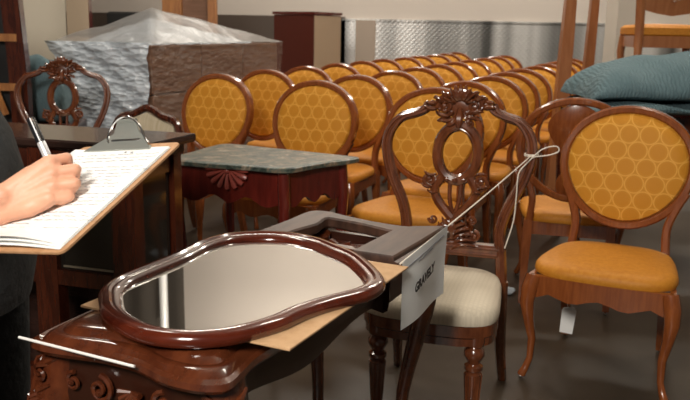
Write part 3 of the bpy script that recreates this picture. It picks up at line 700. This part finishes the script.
# trunk, neck, head
def T(x, y, z): return Vector((-.77 + x, 1.42 + y, z))
for dy in (-.10, 0, .10): chain(bd, [(T(-.01, dy, .92), .10), (T(-.01, dy * .9, 1.10), .09), (T(-.05, dy * 1.1, 1.31), .08)])
chain(bd, [(shR, .055), (T(-.04, 0, 1.42), .06), (shL, .055)])
chain(bd, [(T(-.03, 0, 1.40), .06), (T(-.01, 0, 1.52), .055)])
for s in (-1, 1):
    chain(bd, [(T(-.01, s * .09, .90), .095), (T(.01, s * .09, .50), .062), (T(-.02, s * .095, .30), .056), (T(-.01, s * .10, .09), .036)])
    chain(bd, [(T(-.03, s * .10, .045), .038), (T(.10, s * .11, .032), .032), (T(.15, s * .115, .025), .022)])
hd = T(.02, 0, 1.635)
m3 = Matrix.Rotation(.35, 3, 'Y')
bd.ball(hd - PO, (.092, .074, .112), 20, 14, m3); bd.ball(hd - PO + Vector((.055, 0, -.062)), (.045, .045, .045), 12, 8)
bd.tube([tuple(hd - PO + Vector(p)) for p in ((.080, 0, .018), (.097, 0, -.008), (.104, 0, -.024), (.088, 0, -.032))], [.006, .010, .013, .008], 8)
for s in (-1, 1):
    bd.ball(hd - PO + Vector((.0, s * .076, -.010)), (.020, .008, .030), 8, 6)
    bd.ball(hd - PO + Vector((.070, s * .030, .022)), (.020, .018, .008), 8, 6)
bd.tube([tuple(hd - PO + Vector(p)) for p in ((.083, -.022, -.055), (.094, 0, -.055), (.083, .022, -.055))], .0075, 6)
body = bd.build('body', SKIN, pe)
rm = body.modifiers.new('remesh', 'REMESH'); rm.mode = 'VOXEL'; rm.voxel_size = .0026; rm.use_smooth_shade = True
sm = body.modifiers.new('smooth', 'SMOOTH'); sm.factor = .5; sm.iterations = 1
for s in (-1, 1):
    MB().ball(hd - PO + Vector((.074, s * .030, .008)), (.011, .011, .011), 10, 8).build('eye', mat('eye_white', (.8, .78, .75), .2), pe)
# nails of the visible fingers are turned under the hand; hair and clothing
hm = MB(); hm.ball(hd - PO + Vector((-.020, 0, .030)), (.094, .086, .100), 20, 14, m3)
for k in range(26):
    a = PI * .42 + PI * 1.16 * k / 25; x, y = .085 * math.cos(a) - .012, .084 * math.sin(a)
    hm.tube([tuple(hd - PO + Vector(p)) for p in ((x * .6, y * .6, .10), (x * 1.0, y * 1.02, .03), (x * 1.02, y * 1.03, -.05), (x * .85, y * .85, -.10))], [.012, .018, .018, .006], 6)
hm.build('hair', HAIR, pe)
def ell(cx, cy, z, rx, ry, n=28): return [(cx + rx * math.cos(2 * PI * j / n), cy + ry * math.sin(2 * PI * j / n), z) for j in range(n)]
sh = MB(); sh.rings([ell(.02, 0, .79, .150, .20), ell(.03, 0, .86, .155, .205), ell(.03, 0, .94, .150, .20), ell(.03, 0, 1.02, .145, .195), ell(.01, 0, 1.10, .143, .20), ell(-.025, 0, 1.16, .142, .205), ell(-.075, 0, 1.24, .125, .21), ell(-.075, 0, 1.33, .11, .21), ell(-.04, 0, 1.40, .10, .205), ell(-.03, 0, 1.44, .08, .16), ell(0, 0, 1.47, .068, .09), ell(0, 0, 1.485, .064, .075)], True, False)
for e, shd in ((elbR, shR), (elbL, shL)):
    mid = e.lerp(shd, .25); P = [tuple(shd - PO + Vector((0, 0, .012))), tuple(shd.lerp(e, .3) - PO), tuple(shd.lerp(e, .7) - PO), tuple(e - PO + Vector((0, 0, -.004)))]
    sh.tube(P, [.062, .066, .060, .056], 14); sh.ball(shd - PO, .070, 12, 8)
    wq = (wA if e is elbR else wl); Q = [tuple(e - PO), tuple(e.lerp(wq, .35) - PO), tuple(e.lerp(wq, .45) - PO)]; sh.tube(Q, [.057, .053, .050], 14); sh.ball(e - PO, .056, 12, 8)
sh.build('shirt', CLOTH, pe)
tr = MB()
tr.rings([ell(.01, 0, .78, .14, .185), ell(-.01, 0, .86, .138, .19), ell(-.01, 0, .93, .130, .18)])
for s in (-1, 1): tr.rings([ell(-.005, s * .095, .06, .062, .062), ell(-.01, s * .095, .30, .075, .07), ell(.03, s * .09, .52, .10, .08), ell(.02, s * .09, .84, .125, .10)])
tr.build('trousers', CLOTH, pe)
for s in (-1, 1): MB().rings([[(x * k + .05, y * k + s * .11, z) for x, y in rrect(-.13, -.045, .14, .045, .04)] for k, z in ((.97, 0), (1, .006), (1, .03), (.9, .07), (.6, .10))]).build('shoe', PENB, pe)

# ------------------------------------------------------------------ sign hanging from a string, tied to the carved chair
a = math.radians(-17); KN = Vector((.325, 2.62, 0)) + Vector((.262 * math.cos(a) - (.225 + .44 * RB) * math.sin(a) * 1, .262 * math.sin(a) + (.225 + .42 * RB) * math.cos(a), 0)); KN.z = .875
P0 = Vector((.128, 1.75, .782))
dirv = (KN - P0)
mb = MB(); mb.tube([tuple(P0 + dirv * t - Vector((0, 0, .006 * math.sin(PI * t)))) for t in [i / 10 for i in range(11)]], .0022, 6)
for k in range(2):                       # wraps round the post
    mb.tube([tuple(KN + Vector((.024 * math.cos(t), .024 * math.sin(t), .005 * k))) for t in [2 * PI * i / 14 for i in range(14)]], .0025, 6, closed=True)
kf = KN + Vector((.0, -.028, .0))
mb.ball(kf, .006)
mb.tube(spline([kf, kf + Vector((.03, -.01, .030)), kf + Vector((.075, -.01, .040)), kf + Vector((.085, -.01, .022)), kf + Vector((.05, -.01, .008)), kf], 5), .0024, 6)
mb.tube(spline([kf, kf + Vector((-.022, 0, -.025)), kf + Vector((-.05, -.01, -.06)), kf + Vector((-.055, -.02, -.14)), kf + Vector((-.06, -.02, -.23)), kf + Vector((-.085, -.02, -.33))], 5), .0024, 6)
tag(mb.build('tie_string', STRING), 'pale string tied in a bow on the carved chair post, stretched to the dressing table', 'string')
sg = empty('paper_sign', tuple(P0), label='white paper sign with handwritten name hanging from the string beside the carved chair', cat='sign')
du = Vector((dirv.x, dirv.y, 0)).normalized(); slope = dirv.z / Vector((dirv.x, dirv.y)).length
nd = Vector((du.y, -du.x, 0))            # towards the camera side
def SG(u, v, o=0.0): return tuple(du * u + Vector((0, 0, slope * u - v - .012 * max(0, u / .3) * 0)) + nd * (o + .003 + .006 * math.sin(u * 18) * min(1, v / .1)))
vs = []; fs = []; NU, NV = 12, 8
WS = .30
for o in (0, .0012):
    for i in range(NV + 1):
        for j in range(NU + 1): vs.append(SG(.006 + WS * j / NU, -.002 + (.164 + .022 * j / NU) * i / NV, o))
n1 = (NU + 1) * (NV + 1)
for o in (0, n1):
    for i in range(NV):
        for j in range(NU): fs.append((o + i * (NU + 1) + j, o + i * (NU + 1) + j + 1, o + (i + 1) * (NU + 1) + j + 1, o + (i + 1) * (NU + 1) + j))
MB().add(vs, fs).build('sheet', TAGP, sg)
mb = MB()
for (u0, u1, v) in ((.03, .28, .018), (.10, .20, .026)): mb.tube([SG(u0 + (u1 - u0) * k / 8, v + random.uniform(-.001, .001), .002) for k in range(9)], .0007, 4)
mb.build('printed_line', INK, sg)
tx = bpy.data.curves.new('sign_lettering', 'FONT'); tx.body = 'GRAVELY'; tx.size = .030; tx.align_x = 'CENTER'; tx.align_y = 'CENTER'; tx.shear = .25; tx.extrude = .0003; tx.offset = .0014
tmp = bpy.data.objects.new('sign_lettering_outline', tx); COL.objects.link(tmp); bpy.context.view_layer.update()
me = bpy.data.meshes.new_from_object(tmp.evaluated_get(bpy.context.evaluated_depsgraph_get())); bpy.data.objects.remove(tmp)
me.materials.clear(); me.materials.append(BLACKINK)
to = bpy.data.objects.new('sign_lettering', me); COL.objects.link(to); to.parent = sg
xv = (du + Vector((0, 0, slope + .12))).normalized(); zv = nd; yv = zv.cross(xv).normalized()
p = Vector(SG(.120, .074, .009)); to.matrix_local = Matrix(((xv.x, yv.x, zv.x, p.x), (xv.y, yv.y, zv.y, p.y), (xv.z, yv.z, zv.z, p.z), (0, 0, 0, 1)))

# small tag hanging from the near right chair
st = empty('hang_tag', (.905, 3.06, .165), label='small white tag hanging by a thread under the nearest orange chair on the right', cat='tag')
MB().rings([[(x, -.001 - .01 * z, z) for x, z in ((-.028, -.045), (.024, -.055), (.034, .045), (.024, .058), (-.016, .060), (-.024, .05))], [(x, .001 - .01 * z, z) for x, z in ((-.028, -.045), (.024, -.055), (.034, .045), (.024, .058), (-.016, .060), (-.024, .05))]]).build('tag_card', PAPER, st)
MB().tube([(0, 0, .055), (-.01, .02, .12), (-.012, .03, .16)], .0012, 5).build('thread', STRING, st)
mb = MB()
for i in range(7):
    t = 2 * PI * i / 7; mb.ball((.80 + .045 * math.cos(t), 3.90 + .03 * math.sin(t), .016), (.035, .022, .016 + .006 * (i % 2)), 7, 4, Matrix.Rotation(t * 1.7, 3, 'Z'))
tag(mb.build('crumpled_wrapping', BUBBLE), 'crumpled white plastic wrapping lying on the floor behind the carved chair', 'plastic')

# ------------------------------------------------------------------ wrapped pallet
pl = empty('wrapped_pallet', (-1.325, 6.72, 0), -21, label='pallet of brown cartons under bubble wrap and clear plastic film', cat='pallet')
hx, hy = .35, 1.02
mb = MB()
for x in (-.29, 0, .29): mb.box((x, 0, .05), (.09, 2 * hy, .09))
for k in range(9): mb.box((0, -hy + .06 + k * .24, .11), (2 * hx, .1, .02))
mb.build('pallet_base', ORANGEW, pl)
for iy in range(3):
    for iz in range(3): MB().box((.0, -.67 + iy * .67, .12 + .175 + iz * .352), (2 * hx - .03, .655, .345), bev=.01).build('carton', KRAFT, pl)
def crinkle(x, y, z, s=1.0): return s * (math.sin(x * 23 + y * 17 + z * 9) * .5 + math.sin(x * 41 - y * 29 + z * 31) * .3 + math.sin(y * 61 + z * 47 + x * 13) * .2)
def sheet(fn, nu, nv, closed=False):
    vs = [fn(i / nu, j / nv) for i in range(nu + 1) for j in range(nv + 1)]
    return MB().add(vs, [(i * (nv + 1) + j, i * (nv + 1) + j + 1, (i + 1) * (nv + 1) + j + 1, (i + 1) * (nv + 1) + j) for i in range(nu) for j in range(nv)])
def top(u, v):
    x = -hx - .03 + (2 * hx + .06) * u; y = -hy - .03 + (2 * hy + .06) * v
    t = max(0, 1 - max(abs(x + .02) / .40, (abs(y + .45) / .60) if y < -.45 else (abs(y + .45) / 1.5)))
    z = 1.185 + .26 * t + crinkle(x * .6, y * .4, 0, .007)
    if u < .06 and v < .1: z += .0
    return (x - (.07 * (1 - u) * (1 - v) if (u < .15 and v < .15) else 0), y, z)
sheet(top, 34, 60).build('film_cover', FILM, pl)
def mound(u, v):
    x = -hx + .05 + (2 * hx - .1) * u; y = -hy + .05 + 1.6 * v; t = max(0, 1 - max(abs(x + .02) / .33, (abs(y + .45) / .54) if y < -.45 else (abs(y + .45) / 1.1)))
    return (x, y, 1.165 + .20 * t + crinkle(x * 1.3, y * 1.2, 0, .010))
sheet(mound, 24, 40).build('packing_mound', BUBBLE, pl)
def front(u, v):
    x = -hx - .02 + (2 * hx + .03) * u; z = 1.19 - 1.05 * v; y = -hy - .02 - .10 * math.exp(-((v - .02) / .12) ** 2) * (1 - u) * .6 - .035 + crinkle(x, z * 1.4, .3, .022); return (x - .10 * (1 - u) * math.exp(-v * 7), y, z)
sheet(front, 30, 50).build('bubble_wrap', BUBBLE, pl)
def side(u, v):
    y = -hy - .02 + (2 * hy + .04) * u; z = 1.19 - 1.05 * v; return (hx + .012 + crinkle(0, y, z, .006) + .01 * math.sin(z * 18 + y * 6), y, z)
sheet(side, 50, 40).build('side_film', SFILM, pl)

# ------------------------------------------------------------------ blanket on a table, right
bt = empty('side_table', (1.85, 4.75, 0), -6, label='dark red wooden table under the folded teal blanket', cat='table')
MB().box((0, 0, .875), (1.1, .75, .03), bev=.006).build('table_top', REDW, bt)
MB().box((0, -.33, .80), (.98, .02, .12)).box((0, .33, .80), (.98, .02, .12)).box((-.5, 0, .80), (.02, .66, .12)).box((.5, 0, .80), (.02, .66, .12)).build('apron', DARKW, bt)
for sx in (-1, 1):
    for sy in (-1, 1): MB().tube([(sx * .49, sy * .32, .86), (sx * .49, sy * .32, .6), (sx * .485, sy * .315, 0)], [.036, .032, .02], 4, prof=[(-1, -1), (1, -1), (1, 1), (-1, 1)], up=(0, 1, 0)).build('leg', DARKW, bt)
def mk_quilt():
    nt = TEAL.node_tree; b = nt.nodes['Principled BSDF']; tc = nt.nodes.new('ShaderNodeTexCoord')
    w = nt.nodes.new('ShaderNodeTexWave'); w.inputs['Scale'].default_value = 17; w.inputs['Distortion'].default_value = 6; w.inputs['Detail Scale'].default_value = 1.5
    nt.links.new(tc.outputs['Object'], w.inputs['Vector'])
    bp = nt.nodes.new('ShaderNodeBump'); bp.inputs['Strength'].default_value = .5; bp.inputs['Distance'].default_value = .008
    nt.links.new(w.outputs['Fac'], bp.inputs['Height']); nt.links.new(bp.outputs[0], b.inputs['Normal'])
mk_quilt()
bl = empty('moving_blanket', (1.85, 4.6, .89), label='folded teal quilted moving blanket piled on the table behind the right chairs', cat='blanket')
def layer(x0, x1, y0, y1, z0, th, hump, seed, droop=0.0, n=34):
    """one thick fold: a closed loop of cross-sections running along x"""
    R = []
    for i in range(n + 1):
        u = i / n; x = x0 + (x1 - x0) * u; e = (1 - (2 * u - 1) ** 8) ** .5 if 0 < u < 1 else .12; ring = []
        dz = hump(u); dr = -droop * max(0, (u - .78) / .22) ** 1.5
        for j in range(28):
            t = 2 * PI * j / 28; c, s = math.cos(t), math.sin(t); yy = (y0 + y1) / 2 + (y1 - y0) / 2 * math.copysign(abs(c) ** .5, c) * (.75 + .25 * e)
            h = th * e * (.5 + .5 * math.copysign(abs(s) ** .7, s)); v = (yy - y0) / (y1 - y0)
            z = z0 + h * (1 + (dz / th) * math.sin(PI * min(1, max(0, v))) ** .7 if s > 0 else 1)
            ring.append((x + .03 * math.sin(yy * 9 + seed), yy + .025 * math.sin(x * 8 + seed * 2), z + .008 * math.sin(x * 21 + yy * 15 + seed) * (1 if s > 0 else .2) + dr * (1 - v * .4)))
        R.append(ring)
    return R
mb = MB()
mb.rings(layer(-.58, .66, -.50, .30, .0, .062, lambda u: .0, 1.0, .12)); mb.build('lower_fold', TEAL, bl)
MB().rings(layer(-.54, .75, -.46, .32, .068, .085, lambda u: .17 * math.sin(PI * min(1, u * .95 + .02)) ** .4, 2.3, .20)).build('upper_fold', TEAL, bl)
def hang(u, v): x = .38 + .42 * u; z = .10 - .42 * v * (.35 + .65 * u); return (x + .02 * math.sin(v * 6), -.50 - .03 * math.sin(u * 9) - .02 * v, z)
h1 = sheet(hang, 16, 12); h1.v += [(x, y + .03, z) for x, y, z in h1.v]; nvv = 17 * 13
h1.f += [tuple(i + nvv for i in f) for f in h1.f]
for i in range(16): h1.f += [(i * 13 + 12, (i + 1) * 13 + 12, (i + 1) * 13 + 12 + nvv, i * 13 + 12 + nvv), (i * 13, (i + 1) * 13, (i + 1) * 13 + nvv, i * 13 + nvv)]
for j in range(12): h1.f += [(j, j + 1, j + 1 + nvv, j + nvv), (16 * 13 + j, 16 * 13 + j + 1, 16 * 13 + j + 1 + nvv, 16 * 13 + j + nvv)]
h1.build('hanging_flap', TEAL, bl)

# chair standing on a table in the right background
ct = empty('carved_console', (2.78, 6.35, 0), -8, label='dark carved console carrying a raised orange-seated chair, right background', cat='table')
MB().box((0, 0, .82), (1.2, .7, .04), bev=.008).build('table_top', DARKW, ct)
mb = MB().box((0, -.31, .73), (1.08, .03, .14)).box((0, .31, .73), (1.08, .03, .14)).box((-.54, 0, .73), (.03, .62, .14)).box((.54, 0, .73), (.03, .62, .14))
for k in range(9): mb.ball((-.44 + .11 * k, -.33, .73), (.035, .012, .045))
mb.build('apron', DARKW, ct)
for sx in (-1, 1):
    for sy in (-1, 1): MB().tube([(sx * .52, sy * .29, .82), (sx * .54, sy * .31, .55), (sx * .5, sy * .28, .2), (sx * .52, sy * .3, 0)], [.05, .045, .025, .03], 8).build('leg', DARKW, ct)
def make_splat_chair():
    root = empty('splat_back_chair', (0, 0, 0), label='brown wooden chair with orange seat raised on the carved console, turned away', cat='chair')
    MB().rings([[(x * k, y * k, z) for x, y in [(-.25, -.24), (0, -.26), (.25, -.24), (.25, 0), (.22, .22), (0, .22), (-.22, .22), (-.25, 0)]] for k, z in ((.95, .42), (1, .43), (1, .475), (.9, .495), (.4, .505))]).build('seat', SEATF, root)
    MB().box((0, .2, .38), (.40, .03, .08)).box((0, -.22, .38), (.44, .03, .08)).box((-.22, 0, .38), (.03, .42, .08)).box((.22, 0, .38), (.03, .42, .08)).build('seat_rail', POSTW, root)
    for sx in (-1, 1):
        MB().tube([(sx * .225, -.22, .42), (sx * .235, -.235, .3), (sx * .22, -.22, .12), (sx * .23, -.235, 0)], [.03, .028, .018, .02], 8).build('leg', POSTW, root)
        MB().tube([(sx * .20, .30, 0), (sx * .205, .23, .3), (sx * .205, .215, .45), (sx * .22, .25, .7), (sx * .235, .30, .95), (sx * .2, .32, 1.02)], [.022, .028, .032, .032, .03, .028], 8).build('back_leg', POSTW, root)
    mb = MB().tube([(-.21, .32, 1.0), (-.1, .325, 1.05), (0, .33, 1.07), (.1, .325, 1.05), (.21, .32, 1.0)], .028, 8, up=(0, 1, 0))
    mb.rings([[(x, y + (z - .58) * .14, z) for x, z in ((-.21, .60), (-.1, .57), (0, .555), (.1, .57), (.21, .60), (.21, .66), (.1, .69), (0, .65), (-.1, .69), (-.21, .66))] for y in (.22, .25)])
    mb.tube([(0, .25, .66), (0, .32, 1.04)], .03, 6, up=(0, 1, 0)); mb.build('back_splat', POSTW, root); return root
sc = make_splat_chair(); sc.location = (2.44, 6.35, .842); sc.scale = (1.08, 1.08, 1.08); sc.rotation_euler = (0, 0, math.radians(172))

# two tall tapered posts
def post(x, y, lean, w0, w1, label):
    o = empty('tapered_post', (x, y, 0), label=label, cat='post')
    MB().rings([[(sx * w + lean * z, sy * w, z) for sx, sy in ((-1, -1), (1, -1), (1, 1), (-1, 1))] for z, w in ((0, w0 * 1.15), (.05, w0 * 1.15), (.9, w0), (1.25, w0 * .95), (2.2, w1), (2.25, w1 * .6))]).build('shaft', POSTW, o)
    MB().box((0, 0, .03), (w0 * 3, w0 * 3, .06), bev=.01).build('foot', POSTW, o)
post(1.46, 5.55, .022, .042, .022, 'thicker tall tapered wooden post standing behind the blanket, left of the pair')
post(1.98, 6.75, .022, .038, .026, 'thinner tall wooden post standing behind the blanket, right of the pair')

# ------------------------------------------------------------------ background furniture
bc = empty('tall_cabinet', (-.50, 10.1, 0), -33, label='tall red-brown cabinet with tan side against the back wall', cat='cabinet')
MB().box((0, 0, .74), (.60, .57, 1.46)).build('carcass', mat('red_brown_laminate', (.10, .022, .014), .4), bc)
MB().box((.304, 0, .74), (.008, .56, 1.44)).build('side_panel', FRUIT, bc)
MB().box((0, 0, 1.49), (.63, .60, .03)).build('top_board', REDW, bc)

# cream panel leaning, with teal padding at its foot
cpn = empty('leaning_panel', (-3.0, 7.2, 0), 12, label='large cream panel leaning behind the carved chair at far left', cat='panel')
MB().rings([[(x + (.20 * z - .55), y + .12 * z, z) for x, z in ((-.12, .02), (.90, .02), (.90, .95), (.80, 1.12), (.56, 2.3), (-.3, 2.3), (-.14, 1.1))] for y in (0, .03)]).build('board', CREAMP, cpn)
MB().rings([[(x + (.20 * z - .55), y + .12 * z, z) for x, z in ((.905, .02), (.95, .02), (1.0, 1.12), (.76, 2.3), (.565, 2.3), (.81, 1.12))] for y in (0, .03)]).build('edge_strip', FRUIT, cpn)
tb = MB()
tb.rings(layer(-.55, .55, -.25, .25, 0, .34, lambda u: .05 * math.sin(PI * u), 4.0))
pb_ = tb.build('padded_blanket', TEAL); pb_.location = (-2.12, 5.35, .67); pb_.rotation_euler = (0, 0, .1); pb_.scale = (.5, .75, 1.12); tag(pb_, 'dark teal padded blanket heaped on a crate behind the left carved chair', 'blanket')
cr = empty('wooden_crate', (-2.12, 5.35, 0), 5, label='dark wooden crate under the teal padded blanket at far left', cat='crate')
MB().box((0, 0, .34), (.66, .36, .66), bev=.01).build('crate_body', DARKW, cr)
mb = MB()
for k in range(4): mb.box((0, -.187, .09 + .17 * k), (.66, .014, .12))
mb.build('crate_slats', DARKW, cr)
# dark red post and ladder-like rack at far left
rk = empty('wooden_rack', (-2.27, 5.0, 0), 2, label='dark red wooden rack with light slats at the far left edge', cat='rack')
MB().tube([(.24, 0, 0), (.24, 0, 1.05), (.19, 0, 2.0)], [.05, .055, .055], 4, prof=[(-1, -.7), (1, -.7), (1, .7), (-1, .7)], up=(0, 1, 0)).tube([(-.45, 0, 0), (-.35, 0, 2.0)], .05, 4, prof=[(-1, -.7), (1, -.7), (1, .7), (-1, .7)], up=(0, 1, 0)).build('rack_post', DARKW, rk)
for z in (1.22, .92, 1.6): MB().box((-.07, -.03, z), (.64, .035, .045)).build('rail', ORANGEW, rk)
MB().tube([(.0, -.06, 1.22), (.16, -.06, .75)], .022, 6).tube([(-.2, -.06, 1.22), (-.04, -.06, .75)], .022, 6).build('slat', ORANGEW, rk)
MB().box((-.08, .05, .95), (.56, .02, 1.3)).build('backing', DKMETAL, rk)
# red upright post behind the panel
rp = empty('red_post', (-2.62, 8.2, 0), label='slim dark red upright post between the cream panel and the dark trolley', cat='post')
MB().box((0, 0, 1.2), (.09, .09, 2.4)).build('shaft', REDW, rp)
MB().box((0, 0, .02), (.3, .3, .04)).build('foot', DKMETAL, rp)
# dark trolley
tl = empty('steel_trolley', (-2.15, 9.0, 0), label='dark steel trolley behind the plastic-covered pallet, left of the wooden frame', cat='trolley')
MB().box((0, 0, .80), (.85, .5, 1.3), bev=.02).build('trolley_body', DKMETAL, tl)
MB().tube([(.45, -.2, .3), (.45, -.2, 1.60), (.45, .2, 1.60), (.45, .2, .3)], .02, 8).build('handle', DKMETAL, tl)
for sx in (-1, 1):
    for sy in (-1, 1): MB().tube([(sx * .35, sy * .18 - .02, .075), (sx * .35, sy * .18 + .02, .075)], .075, 14).build('wheel', PENB, tl)
# light wooden frame
fr = empty('open_wooden_frame', (-1.70, 8.6, 0), label='tall light wooden frame with dark back, standing behind the wrapped pallet', cat='frame')
for x, w in ((-.14, .20), (.28, .09)): MB().box((x, 0, 1.0), (w, .08, 2.0), bev=.006).build('upright', ORANGEW, fr)
MB().box((.05, .02, .3), (.36, .05, .1)).box((.05, .02, 1.95), (.5, .06, .08)).build('crosspiece', ORANGEW, fr)
MB().box((.09, .04, 1.0), (.30, .012, 1.9)).build('backing', KRAFT, fr)
# dark curtain and pale pole added out of view to shape the mirror's reflection
cu = empty('added_curtain', (-4.0, 8.9, 0), label='dark curtain added high at left, out of view, to darken the mirror reflection', cat='added curtain')
def cur(u, v): x = -2.6 + 4.75 * u; return (x, .05 * math.sin(x * 14), 6.3 - 4.1 * v)
c1 = sheet(cur, 160, 3); c1.v += [(x, y + .01, z) for x, y, z in c1.v]; nn_ = len(c1.v) // 2; c1.f += [tuple(i + nn_ for i in f) for f in c1.f]
c1.build('cloth', mat('brown_black_cloth', (.045, .036, .028), .9), cu)
MB().tube([(1.93, -.12, 2.2), (1.93, -.12, 3.7)], .05, 10).build('pole', mat('pale_metal', (.8, .8, .8), .3, metal=.3), cu)
